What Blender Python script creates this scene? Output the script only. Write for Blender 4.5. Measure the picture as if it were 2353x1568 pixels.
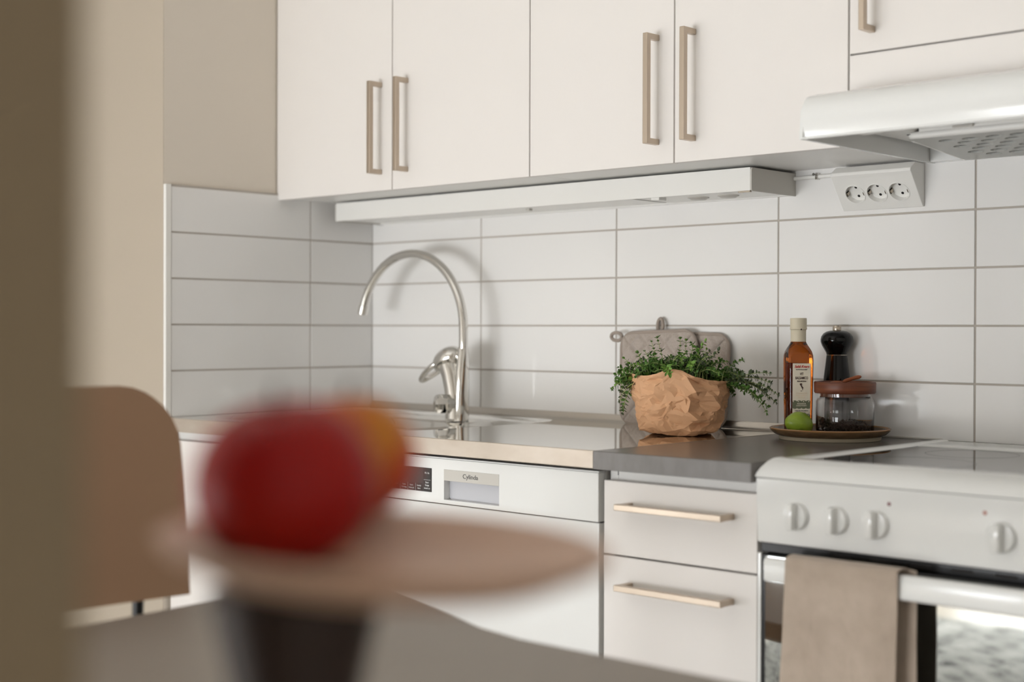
import bpy, bmesh, math, random
from mathutils import Vector, Matrix, noise, Euler
C = bpy.context.scene.collection
PI = math.pi
random.seed(4)
for o in list(bpy.data.objects): bpy.data.objects.remove(o)

# ------------------------------------------------------------------ camera, sky, light, exposure
F_PX = 3309.4
cam_data = bpy.data.cameras.new('camera')
cam = bpy.data.objects.new('camera', cam_data); C.objects.link(cam)
fw = Vector((-0.68157496, 0.73170308, -0.00813507))
rt = Vector((0.73170778, 0.68161209, 0.00294559))
up = Vector((-0.00770026, 0.00394485, 0.99996257))
CAM = Vector((2.71770436, -2.40442408, 1.09561685))
cam.matrix_world = Matrix(((rt.x, up.x, -fw.x, CAM.x), (rt.y, up.y, -fw.y, CAM.y), (rt.z, up.z, -fw.z, CAM.z), (0, 0, 0, 1)))
cam_data.sensor_width = 36.0
cam_data.lens = F_PX / 2353 * 36.0
cam_data.clip_start = 0.05
cam_data.dof.use_dof = True
cam_data.dof.focus_distance = 2.64
cam_data.dof.aperture_fstop = 2.35
bpy.context.scene.camera = cam

sc = bpy.context.scene
sc.view_settings.view_transform = 'Standard'
sc.view_settings.look = 'None'
sc.view_settings.gamma = 1.0
sc.view_settings.use_curve_mapping = False
sc.view_settings.exposure = 0.0

world = bpy.data.worlds.new('overcast_sky'); sc.world = world
world.use_nodes = True
wn = world.node_tree.nodes; wl = world.node_tree.links
wn['Background'].inputs['Color'].default_value = (0.955, 0.985, 1.02, 1)
wn['Background'].inputs['Strength'].default_value = 17.6
WINDOWS = [(-.1, 1.7, .06, 1.08)]      # unseen window behind the camera, kept low so the light falls low (x0, x1, z0, z1)
WY = -4.5

def portal(name, loc, rot, sx, sy):
    l = bpy.data.lights.new(name, 'AREA'); l.shape = 'RECTANGLE'; l.size = sx; l.size_y = sy
    l.cycles.is_portal = True
    o = bpy.data.objects.new(name, l); C.objects.link(o); o.location = loc; o.rotation_euler = rot
SIDE_WIN = (-3.9, -3.35, .06, .85)                           # low glazed door panel in the left-hand wall (y0, y1, z0, z1)
portal('window_daylight', (-.58, (SIDE_WIN[0] + SIDE_WIN[1]) / 2, (SIDE_WIN[2] + SIDE_WIN[3]) / 2), (PI / 2, 0, -PI / 2), SIDE_WIN[1] - SIDE_WIN[0], SIDE_WIN[3] - SIDE_WIN[2])
for a in WINDOWS: portal('window_daylight', ((a[0] + a[1]) / 2, WY - .02, (a[2] + a[3]) / 2), (PI / 2, 0, 0), a[1] - a[0], a[3] - a[2])

# ------------------------------------------------------------------ materials
MATS = {}
def mat(name, col, rough=.5, metal=0., spec=.5, coat=0., bump=None, var=None, trans=0., ior=1.45, sheen=0., aniso=0.):
    m = bpy.data.materials.new(name); m.use_nodes = True
    n = m.node_tree.nodes; l = m.node_tree.links; b = n['Principled BSDF']
    b.inputs['Base Color'].default_value = (*col, 1)
    b.inputs['Roughness'].default_value = rough
    b.inputs['Metallic'].default_value = metal
    b.inputs['Specular IOR Level'].default_value = spec
    b.inputs['Coat Weight'].default_value = coat
    b.inputs['Coat Roughness'].default_value = .04
    b.inputs['Transmission Weight'].default_value = trans
    b.inputs['IOR'].default_value = ior
    b.inputs['Sheen Weight'].default_value = sheen
    tc = n.new('ShaderNodeTexCoord')
    if var:                                   # var = (scale vec, amount, second colour)
        sc_, amt, c2 = var
        mp = n.new('ShaderNodeMapping'); mp.inputs['Scale'].default_value = sc_
        l.new(tc.outputs['Object'], mp.inputs['Vector'])
        ns = n.new('ShaderNodeTexNoise'); ns.inputs['Scale'].default_value = 1; ns.inputs['Detail'].default_value = 6
        l.new(mp.outputs[0], ns.inputs['Vector'])
        cr = n.new('ShaderNodeValToRGB'); cr.color_ramp.elements[0].position = .5 - amt; cr.color_ramp.elements[1].position = .5 + amt
        cr.color_ramp.elements[0].color = (*col, 1); cr.color_ramp.elements[1].color = (*c2, 1)
        l.new(ns.outputs['Fac'], cr.inputs[0]); l.new(cr.outputs[0], b.inputs['Base Color'])
    if bump:                                  # bump = (scale vec, strength, distance)
        sc_, st, di = bump
        mp = n.new('ShaderNodeMapping'); mp.inputs['Scale'].default_value = sc_
        l.new(tc.outputs['Object'], mp.inputs['Vector'])
        ns = n.new('ShaderNodeTexNoise'); ns.inputs['Scale'].default_value = 1; ns.inputs['Detail'].default_value = 3
        l.new(mp.outputs[0], ns.inputs['Vector'])
        bp = n.new('ShaderNodeBump'); bp.inputs['Strength'].default_value = st; bp.inputs['Distance'].default_value = di
        l.new(ns.outputs['Fac'], bp.inputs['Height']); l.new(bp.outputs[0], b.inputs['Normal'])
    MATS[name] = m
    return m
def c8(r, g, b):
    f = lambda v: ((v / 255 + .055) / 1.055) ** 2.4 if v > 10 else v / 255 / 12.92
    return (f(r), f(g), f(b))

M_wall = mat('wall_paint', c8(232, 228, 222), .7, bump=((90,) * 3, .05, .002))
M_wallL = mat('beige_wall_paint', c8(228, 218, 204), .7, bump=((90,) * 3, .05, .002))
M_wallS = mat('beige_wall_paint_shaded', c8(184, 172, 155), .7, bump=((90,) * 3, .05, .002))  # same paint as the left wall, darkened for the weak light on it
M_pier = mat('shade_darkened_wall_paint', c8(138, 122, 98), .8, bump=((60,) * 3, .1, .002))  # wall end faces away from the window; its shade is in this colour
M_ceil = mat('ceiling_paint', c8(244, 242, 238), .8)
M_grout = mat('grey_grout', c8(186, 178, 168), .9, bump=((400,) * 3, .2, .001))
M_tile = mat('glazed_white_tile', c8(238, 236, 233), .07, spec=.5, bump=((7, 7, 7), .06, .004))
M_cab = mat('white_cabinet_paint', c8(234, 229, 224), .38)
M_carc = mat('white_carcass', c8(236, 234, 230), .35)
M_steelu = mat('satin_steel_upstand', c8(206, 200, 192), .28, metal=1)
M_white = mat('white_enamel', c8(234, 234, 231), .12, spec=.5, coat=.08)
M_plastic = mat('white_plastic', c8(240, 238, 233), .32)
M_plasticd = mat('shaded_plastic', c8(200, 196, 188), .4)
M_handle = mat('brushed_nickel', c8(190, 176, 160), .34, metal=1)
M_steel = mat('polished_steel', c8(238, 236, 232), .025, metal=1)
M_steele = mat('brushed_steel_edge', c8(206, 196, 184), .5, metal=.8, var=((14, 14, 30), .2, c8(194, 182, 168)))
M_chrome = mat('chrome', c8(220, 218, 214), .05, metal=1)
M_lam = mat('dark_laminate', c8(88, 81, 75), .26, spec=.55, var=((60, 60, 60), .3, c8(100, 93, 86)), bump=((300,) * 3, .05, .0006))
M_lame = mat('grey_laminate_edge', c8(126, 122, 120), .45, var=((60, 60, 25), .25, c8(140, 137, 135)))
M_black = mat('black_enamel', c8(14, 14, 15), .25)
M_hob = mat('ceramic_hob_glass', c8(30, 31, 31), .03, spec=.5)
M_oven = mat('mirror_oven_glass', c8(150, 152, 150), .03, metal=1)
M_disp = mat('grey_display_glass', c8(74, 70, 68), .3)
M_dispd = mat('dark_display_keys', c8(58, 55, 54), .3)
M_ink = mat('grey_ink', c8(92, 90, 88), .6)
M_inkw = mat('white_ink', c8(235, 235, 235), .6)
M_gap = mat('dark_joint_gap_shade', c8(60, 52, 54), .8)  # dark joints; also the gap shade above the dishwasher, as colour
M_wood = mat('oiled_acacia', c8(126, 72, 46), .42, var=((14, 14, 160), .18, c8(88, 44, 28)))
M_spoon = mat('acacia_spoon', c8(150, 84, 50), .4)
M_paper = mat('kraft_paper', c8(220, 172, 132), .7, var=((9, 9, 9), .3, c8(206, 158, 118)), bump=((600, 600, 60), .15, .0006))
M_linen = mat('linen_quilt', c8(190, 178, 168), .95, sheen=.3, bump=((900,) * 3, .4, .001), var=((500, 500, 500), .3, c8(160, 148, 137)))
M_bind = mat('linen_binding', c8(160, 147, 136), .95, sheen=.3, bump=((900,) * 3, .4, .001))
M_towel = mat('linen_towel', c8(190, 174, 158), .95, sheen=.2, bump=((700,) * 3, .5, .001), var=((40, 400, 40), .3, c8(174, 158, 142)))
M_leaf = mat('thyme_leaf_green', c8(92, 130, 52), .5, var=((60, 60, 60), .25, c8(62, 98, 40)))
M_leaf2 = mat('young_leaf_green', c8(126, 164, 66), .5, var=((60, 60, 60), .25, c8(90, 134, 50)))
M_leaf3 = mat('grey_green_leaf', c8(92, 112, 70), .55, var=((60, 60, 60), .25, c8(66, 74, 54)))
M_stem = mat('thyme_stem', c8(150, 164, 98), .6)
M_soil = mat('potting_soil', c8(40, 30, 22), .95, bump=((200,) * 3, 1, .004))
M_lime = mat('lime_skin', c8(146, 164, 52), .3, var=((16, 16, 16), .25, c8(112, 140, 38)), bump=((420,) * 3, .25, .0008))
M_cer = mat('brown_stoneware', c8(122, 96, 68), .25, var=((40, 40, 120), .25, c8(92, 72, 50)))
M_cerf = mat('raw_stoneware_foot', c8(172, 160, 138), .6, bump=((500,) * 3, .3, .001))
M_rim = mat('glaze_rim', c8(156, 112, 66), .25)
M_millb = mat('black_lacquer', c8(8, 8, 8), .08, spec=.35)
M_sil = mat('satin_steel', c8(190, 180, 166), .25, metal=1)
M_glass = mat('clear_glass', (1, 1, 1), .0, trans=1, ior=1.4)
M_millg = mat('smoked_acrylic', c8(96, 96, 102), .12, spec=.6, metal=.5)
M_pepper = mat('peppercorn', c8(58, 40, 32), .7)
M_amber = mat('amber_vinegar', c8(188, 98, 32), .02, trans=1, ior=1.36)
M_seal = mat('cream_cap', c8(206, 196, 172), .45)
M_label = mat('label_paper', c8(224, 214, 194), .6)
M_red = mat('red_ink', c8(190, 44, 40), .6)
M_dink = mat('dark_ink', c8(64, 40, 36), .6)
M_gold = mat('pale_gold_ink', c8(226, 196, 160), .5)
M_olive = mat('olive_ink', c8(104, 108, 84), .6)
M_redlamp = mat('red_indicator', c8(120, 20, 40), .2)
M_orglamp = mat('orange_indicator', c8(176, 84, 56), .2)
M_dark = mat('dark_hole', c8(24, 20, 18), .7)
M_grey = mat('grey_filter', c8(176, 176, 170), .35)
M_table = mat('greige_table_top', c8(154, 145, 135), .5, var=((3, 3, 3), .3, c8(146, 137, 127)))
M_plate = mat('pink_beige_ceramic', c8(206, 172, 148), .45)
M_base = mat('dark_stained_wood', c8(44, 28, 20), .5)
M_chair = mat('cognac_leather', c8(166, 132, 104), .55)
M_metalb = mat('black_metal', c8(22, 22, 22), .4, metal=.3)
M_floor = mat('oak_floor', c8(232, 222, 208), .35, var=((1.5, 20, 3), .25, c8(214, 200, 182)))

def apple_mat(name, a, b, lo, hi):
    m = mat(name, a, .45, spec=.28)
    n = m.node_tree.nodes; l = m.node_tree.links
    tc = n.new('ShaderNodeTexCoord'); ns = n.new('ShaderNodeTexNoise'); ns.inputs['Scale'].default_value = 14
    ns.inputs['Detail'].default_value = 4
    cr = n.new('ShaderNodeValToRGB'); cr.color_ramp.elements[0].position = lo; cr.color_ramp.elements[1].position = hi
    cr.color_ramp.elements[0].color = (*a, 1); cr.color_ramp.elements[1].color = (*b, 1)
    l.new(tc.outputs['Object'], ns.inputs['Vector']); l.new(ns.outputs['Fac'], cr.inputs[0]); l.new(cr.outputs[0], n['Principled BSDF'].inputs['Base Color'])
    return m
M_apple = apple_mat('red_apple_skin', c8(150, 8, 5), c8(166, 34, 20), .45, .8)
M_apple2 = apple_mat('red_yellow_apple_skin', c8(190, 66, 40), c8(206, 140, 44), .42, .6)

# rug: irregular black dashes on white wool
M_rug = mat('patterned_rug', c8(225, 222, 214), .95)
_n = M_rug.node_tree.nodes; _l = M_rug.node_tree.links
_tc = _n.new('ShaderNodeTexCoord'); _mp = _n.new('ShaderNodeMapping'); _mp.inputs['Scale'].default_value = (9, 42, 1)
_ns = _n.new('ShaderNodeTexNoise'); _ns.inputs['Scale'].default_value = 1.2; _ns.inputs['Detail'].default_value = 2
_cr = _n.new('ShaderNodeValToRGB'); _cr.color_ramp.elements[0].position = .43; _cr.color_ramp.elements[1].position = .48
_cr.color_ramp.elements[0].color = (*c8(30, 30, 30), 1); _cr.color_ramp.elements[1].color = (*c8(225, 222, 214), 1)
_l.new(_tc.outputs['Object'], _mp.inputs[0]); _l.new(_mp.outputs[0], _ns.inputs['Vector']); _l.new(_ns.outputs['Fac'], _cr.inputs[0])
_l.new(_cr.outputs[0], _n['Principled BSDF'].inputs['Base Color'])

# ------------------------------------------------------------------ mesh helpers (all in world coordinates)
def new(): return bmesh.new()
def merge(dst, src, M=None):
    if M is not None: bmesh.ops.transform(src, matrix=M, verts=src.verts)
    me = bpy.data.meshes.new('tmp'); src.to_mesh(me); dst.from_mesh(me); bpy.data.meshes.remove(me); src.free()
    return dst
def box(bm, x0, x1, y0, y1, z0, z1, bev=0., seg=2):
    t = new(); bmesh.ops.create_cube(t, size=1)
    for v in t.verts:
        v.co = Vector((x0 + (v.co.x + .5) * (x1 - x0), y0 + (v.co.y + .5) * (y1 - y0), z0 + (v.co.z + .5) * (z1 - z0)))
    if bev: bmesh.ops.bevel(t, geom=t.edges[:], offset=bev, segments=seg, affect='EDGES', profile=.5)
    return merge(bm, t)
def lathe(bm, prof, c, n=48, axis='z', close=False):
    """prof: list of (radius, height); ends at r=0 are closed"""
    t = new(); rings = []
    for r, h in prof:
        if r < 1e-6: rings.append([t.verts.new((0, 0, h))])
        else: rings.append([t.verts.new((r * math.cos(2 * PI * i / n), r * math.sin(2 * PI * i / n), h)) for i in range(n)])
    prs = list(zip(rings, rings[1:]))
    if close: prs.append((rings[-1], rings[0]))
    for a, b in prs:
        for i in range(n):
            j = (i + 1) % n
            if len(a) == 1 and len(b) == 1: continue
            if len(a) == 1: t.faces.new((a[0], b[j], b[i]))
            elif len(b) == 1: t.faces.new((a[i], a[j], b[0]))
            else: t.faces.new((a[i], a[j], b[j], b[i]))
    bmesh.ops.recalc_face_normals(t, faces=t.faces)
    R = {'z': Matrix(), 'y': Matrix.Rotation(PI / 2, 4, 'X'), 'x': Matrix.Rotation(PI / 2, 4, 'Y')}[axis]
    return merge(bm, t, Matrix.Translation(c) @ R)
def tube(bm, pts, r, n=12, cap=True):
    pts = [Vector(p) for p in pts]; N = len(pts)
    rr = r if isinstance(r, (list, tuple)) else [r] * N
    t = new(); rings = []
    d0 = (pts[1] - pts[0]).normalized()
    u = d0.orthogonal().normalized()
    for i, p in enumerate(pts):
        d = (pts[min(i + 1, N - 1)] - pts[max(i - 1, 0)]).normalized()
        u = (u - d * u.dot(d)).normalized(); v = d.cross(u)
        rings.append([t.verts.new(p + (u * math.cos(2 * PI * k / n) + v * math.sin(2 * PI * k / n)) * rr[i]) for k in range(n)])
    for a, b in zip(rings, rings[1:]):
        for i in range(n): t.faces.new((a[i], a[(i + 1) % n], b[(i + 1) % n], b[i]))
    if cap: t.faces.new(rings[0][::-1]); t.faces.new(rings[-1])
    bmesh.ops.recalc_face_normals(t, faces=t.faces)
    return merge(bm, t)
def prism(bm, poly, axis, a, b, bev=0.):
    """poly of 2D points extruded along axis from a to b; for x: (y,z), y: (x,z), z: (x,y)"""
    t = new()
    f = {'x': lambda p, w: (w, p[0], p[1]), 'y': lambda p, w: (p[0], w, p[1]), 'z': lambda p, w: (p[0], p[1], w)}[axis]
    A = [t.verts.new(f(p, a)) for p in poly]; B = [t.verts.new(f(p, b)) for p in poly]
    t.faces.new(A); t.faces.new(B[::-1])
    n = len(poly)
    for i in range(n): t.faces.new((A[i], B[i], B[(i + 1) % n], A[(i + 1) % n]))
    bmesh.ops.recalc_face_normals(t, faces=t.faces)
    if bev: bmesh.ops.bevel(t, geom=t.edges[:], offset=bev, segments=2, affect='EDGES', profile=.5)
    return merge(bm, t)
def rrect(x0, x1, y0, y1, r, n=6):
    P = []
    for cx, cy, a in ((x1 - r, y1 - r, 0), (x0 + r, y1 - r, PI / 2), (x0 + r, y0 + r, PI), (x1 - r, y0 + r, 3 * PI / 2)):
        for i in range(n + 1):
            t = a + PI / 2 * i / n; P.append((cx + r * math.cos(t), cy + r * math.sin(t)))
    return P

# ------------------------------------------------------------------ object helpers
def wloc(o):
    return Vector(o.location) + (wloc(o.parent) if o.parent else Vector())
def obj(name, bm, m, parent=None, loc=None, smooth=None, label=None, kind=None):
    me = bpy.data.meshes.new(name)
    o = bpy.data.objects.new(name, me); C.objects.link(o)
    base = Vector(loc) if loc is not None else Vector()
    if parent is not None:
        o.parent = parent; base = wloc(parent)
    else: o.location = base
    bmesh.ops.translate(bm, verts=bm.verts, vec=-base)
    bm.to_mesh(me); bm.free()
    for mm in (m if isinstance(m, (list, tuple)) else [m]): me.materials.append(mm)
    if smooth is not None:
        for p in me.polygons: p.use_smooth = True
        me.set_sharp_from_angle(angle=math.radians(smooth))
    if label: o['label'] = label
    if kind: o['kind'] = kind
    return o
def thing(name, label, cat, loc, group=None):
    o = bpy.data.objects.new(name, None); C.objects.link(o); o.location = loc; o.empty_display_size = .05
    o['label'] = label; o['category'] = cat
    if group: o['group'] = group
    return o
def tag(o, label, cat, group=None):
    o['label'] = label; o['category'] = cat
    if group: o['group'] = group
    return o
def struct(name, bm, m, parent=None, **k):
    o = obj(name, bm, m, parent, **k)
    if parent is None: o['kind'] = 'structure'
    return o
def text(bm, s, size, M, width=None, shear=0., off=0., thick=0.00015):
    """s as mesh: centred on the origin of M, in M's local xy plane"""
    cu = bpy.data.curves.new('t', 'FONT'); cu.body = s; cu.size = size; cu.align_x = 'CENTER'; cu.align_y = 'CENTER'
    cu.extrude = thick; cu.shear = shear; cu.offset = off; cu.resolution_u = 3
    o = bpy.data.objects.new('t', cu); C.objects.link(o)
    dg = bpy.context.evaluated_depsgraph_get(); me = bpy.data.meshes.new_from_object(o.evaluated_get(dg))
    xs = [v.co.x for v in me.vertices]; w = max(xs) - min(xs)
    k = width / w if width else 1
    t = new(); t.from_mesh(me)
    for v in t.verts: v.co.x *= k
    bpy.data.objects.remove(o); bpy.data.curves.remove(cu); bpy.data.meshes.remove(me)
    return merge(bm, t, M)
FRONT = Matrix(((1, 0, 0, 0), (0, 0, -1, 0), (0, 1, 0, 0), (0, 0, 0, 1)))     # local x -> +x, y -> +z, normal -> -y
def fr(x, y, z): return Matrix.Translation((x, y, z)) @ FRONT

# ================================================================== STRUCTURE
CEIL = 2.55; X1 = 3.9; YF = -4.5; XL = -.46
b = new(); box(b, XL, X1, YF, .1, -.05, 0); struct('floor', b, M_floor)
b = new(); box(b, XL, X1, YF, .1, CEIL, CEIL + .05); struct('ceiling', b, M_ceil)
b = new(); box(b, -.1, X1, 0, .1, 0, CEIL); wb = struct('wall_back', b, M_wall)
b = new(); box(b, -.1, 0, -.6105, 0, 0, CEIL); wleft = struct('wall_left', b, M_wallL)
b = new(); box(b, XL, -.1, -.6114, -.5, 0, CEIL); box(b, -.1, 0, -.6114, -.6105, 0, CEIL); struct('wall_side', b, M_wallS)
b = new(); box(b, X1, X1 + .1, YF, .1, 0, CEIL); struct('wall_right', b, M_wall)
b = new(); y0_, y1_, z0_, z1_ = SIDE_WIN
for a in ((YF, y0_, 0, CEIL), (y1_, -.5, 0, CEIL), (y0_, y1_, 0, z0_), (y0_, y1_, z1_, CEIL)): box(b, XL - .1, XL, a[0], a[1], a[2], a[3])
struct('wall_far', b, M_wall)  # unseen room wall, set close in to keep window light off wall_side
b = new()
for y in (y0_, y1_ - .05): box(b, XL - .08, XL - .03, y, y + .05, z0_, z1_)
for z in (z0_, z1_ - .05): box(b, XL - .08, XL - .03, y0_, y1_, z, z + .05)
struct('window_2', b, M_white)
b = new(); (a0, a1, zb_, zt_), = WINDOWS
for a in ((XL, a0, 0, CEIL), (a1, X1, 0, CEIL), (a0, a1, 0, zb_), (a0, a1, zt_, CEIL)):
    box(b, a[0], a[1], YF - .12, YF, a[2], a[3])
struct('wall_front', b, M_wall)
for k, (a0, a1, zb_, zt_) in enumerate(WINDOWS):
    b = new()
    for x in (a0, (a0 + a1) / 2 - .025, a1 - .05): box(b, x, x + .05, YF - .08, YF - .03, zb_, zt_)
    for z in (zb_, zt_ - .05): box(b, a0, a1, YF - .08, YF - .03, z, z + .05)
    struct('window_%d' % (k + 1), b, M_white)
# near wall end beside the camera (left of the picture)
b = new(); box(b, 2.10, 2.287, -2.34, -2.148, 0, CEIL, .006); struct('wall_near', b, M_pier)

# tiled splashback, tile by tile, over the grout bed
GT = .0035
gx = [0.0] + [.3868 + .402 * i for i in range(9)]
gz = [1.104 + .102 * k for k in range(-2, 4)]
b = new(); box(b, 0, X1 - .2, -.0065, 0, .886, 1.411); obj('grout_bed', b, M_grout, wb)
k = 0
tile_meshes = {}
def tile_at(name, parent, w_, h_, x, z, onleft, y=0.):
    key = (round(w_, 4), round(h_, 4), onleft)
    if key not in tile_meshes:
        t = new()
        if onleft: box(t, 0, .0085, 0, w_, 0, h_, .0007, 1)
        else: box(t, 0, w_, -.0085, 0, 0, h_, .0007, 1)
        me = bpy.data.meshes.new('tile'); t.to_mesh(me); t.free(); me.materials.append(M_tile); tile_meshes[key] = me
    o = bpy.data.objects.new(name, tile_meshes[key]); C.objects.link(o); o.parent = parent
    o.location = Vector((x, y, z)) - wloc(parent)
    o.rotation_euler = (random.gauss(0, .0012), random.gauss(0, .0003), random.gauss(0, .0012))
    return o
for i in range(len(gx) - 1):
    xa = gx[i] + (GT / 2 if i else .009); xb = gx[i + 1] - GT / 2
    if xa > 3.2: break
    for j in range(len(gz) - 1):
        za = gz[j] + GT / 2; zb = gz[j + 1] - GT / 2
        if j == 0: za = .9
        tile_at('tile', wb, xb - xa, zb - za, xa, za, False)
b = new(); box(b, 0, .0065, -.5965, -.0, .886, 1.413); obj('grout_bed', b, M_grout, wleft)
ly = [-.5958, -.2047, -.007]
for i in range(2):
    ya = ly[i] + (GT / 2 if i else 0); yb = ly[i + 1] - GT / 2
    for j in range(len(gz) - 1):
        za = gz[j] + GT / 2; zb = gz[j + 1] - GT / 2
        if j == 0: za = .9
        tile_at('tile', wleft, yb - ya, zb - za, 0, za, True, ya)
b = new(); box(b, 0, .0095, -.6115, -.5965, .9, 1.413, .0015); struct('trim_1', b, M_plastic)
b = new(); box(b, XL, -.0, -.626, -.6115, 0, .09, .003); struct('baseboard_side', b, M_white)

# ================================================================== WALL CABINETS
CB = 1.397; CT = 2.12; YD = -.302
def bar_handle_v(x, z0, z1, parent, yd=YD):
    h = new(); w_ = .0105
    box(h, x - w_ / 2, x + w_ / 2, yd - .037, yd - .026, z0, z1, .0012)
    for z in (z0, z1 - .0105): box(h, x - w_ / 2, x + w_ / 2, yd - .028, yd, z, z + .0105, .001)
    return obj('handle', h, M_handle, parent, label='brushed nickel bar handle')
def wall_cabinet(x0, x1, label, doors):
    t = thing('wall_cabinet', label, 'cabinet', ((x0 + x1) / 2, -.15, CB), 'wall cabinets above the worktop')
    c = new()
    box(c, x0 + .001, x1 - .001, YD + .0185, -.001, CB + .004, CT, .0008, 1)
    box(c, doors[0][1] - .0012, doors[0][1] + .0012, YD + .005, YD + .018, CB + .002, CT)  # strips added in the door gaps so they render less dark
    box(c, x1 - .0012, x1 + .0004, YD + .005, YD + .018, CB + .002, CT)
    obj('carcass', c, M_carc, t)
    for a, b_, hx in doors:
        d = new(); box(d, a + .0015, b_ - .0015, YD, YD + .0165, CB, CT, .001)
        door = obj('door', d, M_cab, t)
        bar_handle_v(hx, 1.432, 1.632, door)
    return t
wall_cabinet(.002, .805, 'white two-door wall cabinet in the corner above the sink and tap', ((.002, .4035, .3665), (.4035, .805, .45)))
wall_cabinet(.805, 1.5105, 'white two-door wall cabinet between the corner cabinet and the cooker hood', ((.805, 1.1575, 1.119), (1.1575, 1.5105, 1.2005)))
t = thing('hood_cabinet', 'short white wall cabinet above the cooker hood, cropped at the top right', 'cabinet', (1.811, -.15, 1.47), 'wall cabinets above the worktop')
c = new(); box(c, 1.5125, 2.11, YD + .0185, -.001, 1.486, CT, .0008, 1); box(c, 1.5130, 2.11, YD + .0125, YD + .018, 1.5447, 1.5473); obj('carcass', c, M_carc, t)  # thin strip added in the joint to soften its darkness
c = new(); box(c, 1.5125, 2.11, YD, YD + .0165, 1.5475, CT, .001); d = obj('door', c, M_cab, t)
bar_handle_v(1.5535, 1.5765, 1.7765, d)
c = new(); box(c, 1.5125, 2.11, YD, YD + .0165, 1.466, 1.5445, .001); obj('filler_panel', c, M_cab, t)

# ================================================================== COOKER HOOD
t = thing('cooker_hood', 'white under-cabinet cooker hood with perforated grey filter above the stove', 'cooker hood', (1.811, -.2, 1.40))
hx0, hx1 = 1.5125, 2.11
sh = new()
prof = [(YD - .001, 1.4655), (YD - .001, 1.4825), (-.335, 1.479), (-.40, 1.470), (-.428, 1.463), (-.440, 1.455), (-.447, 1.442), (-.4505, 1.425), (-.4495, 1.408), (-.447, 1.3975), (-.452, 1.3955), (-.452, 1.3935), (-.444, 1.3935), (-.441, 1.398), (-.442, 1.41), (-.442, 1.44), (-.43, 1.456), (-.36, 1.462)]
prism(sh, prof, 'x', hx0, hx1)
obj('front_visor', sh, M_white, t, smooth=32)
c = new()
side = [(-.4515, 1.3935), (-.4515, 1.4), (-.447, 1.44), (-.43, 1.462), (-.33, 1.479), (-.305, 1.481), (-.305, 1.4655), (-.003, 1.4655), (-.003, 1.3935)]
prism(c, side, 'x', hx0 - .0025, hx0 + .004, .0008)
obj('side_panel', c, M_white, t)
c = new(); prism(c, side, 'x', hx1 - .004, hx1 + .0025, .0008); obj('side_panel', c, M_white, t)
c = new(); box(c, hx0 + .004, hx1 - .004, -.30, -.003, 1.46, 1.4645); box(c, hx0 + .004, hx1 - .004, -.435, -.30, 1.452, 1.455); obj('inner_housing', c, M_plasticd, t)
c = new(); box(c, hx0 + .004, hx1 - .004, -.03, -.003, 1.3945, 1.46, .002); obj('rear_strip', c, M_white, t)
# filter panel: sloping perforated tray
fx0, fx1, fy0, fy1 = 1.585, 2.095, -.240, -.035
def fz(y): return 1.4075 - (y - fy0) / (fy1 - fy0) * .0155
c = new(); px, py = .040, .0265
rows = int((fy1 - fy0 - .03) / py)
y = fy0 + .022
holes = new(); vcache = {}
for rI in range(rows):
    x = fx0 + .03 + (px / 2 if rI % 2 else 0)
    y0_ = y + rI * py; y1_ = y0_ + py
    xs = x; cells = []
    while xs + px < fx1 - .012: cells.append(xs); xs += px
    for xa in cells:
        cx, cy = xa + px / 2, (y0_ + y1_) / 2
        n = 16; out = []; inn = []; low = []
        for i in range(n):
            a = 2 * PI * (i + .5) / n; ca, sa = math.cos(a), math.sin(a)
            s = min((px / 2) / max(abs(ca), 1e-6), (py / 2) / max(abs(sa), 1e-6))
            out.append(holes.verts.new((cx + ca * s, cy + sa * s, fz(cy + sa * s))))
            hx_, hy_ = cx + ca * .0140, cy + sa * .0098
            inn.append(holes.verts.new((hx_, hy_, fz(hy_)))); low.append(holes.verts.new((hx_, hy_, fz(hy_) + .003)))
        for i in range(n):
            j = (i + 1) % n
            holes.faces.new((out[i], out[j], inn[j], inn[i])); holes.faces.new((inn[i], inn[j], low[j], low[i]))
    # side margins of the row
    for a, b_ in ((fx0, cells[0]), (cells[-1] + px, fx1)):
        vs = [holes.verts.new((a, y0_, fz(y0_))), holes.verts.new((b_, y0_, fz(y0_))), holes.verts.new((b_, y1_, fz(y1_))), holes.verts.new((a, y1_, fz(y1_)))]
        holes.faces.new(vs)
yE = y + rows * py
for ya, yb in ((fy0, y), (yE, fy1)):
    vs = [holes.verts.new((fx0, ya, fz(ya))), holes.verts.new((fx1, ya, fz(ya))), holes.verts.new((fx1, yb, fz(yb))), holes.verts.new((fx0, yb, fz(yb)))]
    holes.faces.new(vs)
bmesh.ops.recalc_face_normals(holes, faces=holes.faces)
flt = obj('filter', holes, M_grey, t, label='grey perforated filter')
c = new(); prism(c, [(fx0 - .003, fy0), (fx1, fy0), (fx1, fy1), (fx0 - .003, fy1)], 'z', 1.4150, 1.4160); obj('filter_hole_shade', c, M_dark, flt)  # dark sheet standing for the shade behind the filter holes
c = new(); tube(c, [(fx0, fy1, fz(fy1) + .006), (fx0, fy0 + .02, fz(fy0 + .02) + .006), (fx0 + .005, fy0 + .005, fz(fy0) + .006), (fx0 + .02, fy0, fz(fy0) + .006), (fx1, fy0, fz(fy0) + .006)], .0062, 14)
box(c, fx0 + .02, fx1, fy0 - .004, fy0 + .002, 1.412, 1.430, .002); box(c, fx0 - .004, fx0 + .002, fy0 + .02, fy1, 1.405, 1.425, .002)
obj('filter_frame', c, M_plastic, flt, smooth=60)
c = new(); box(c, 1.665, 1.700, -.2485, -.2435, 1.4185, 1.4225, .001); obj('filter_catch', c, M_plasticd, flt)
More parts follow.
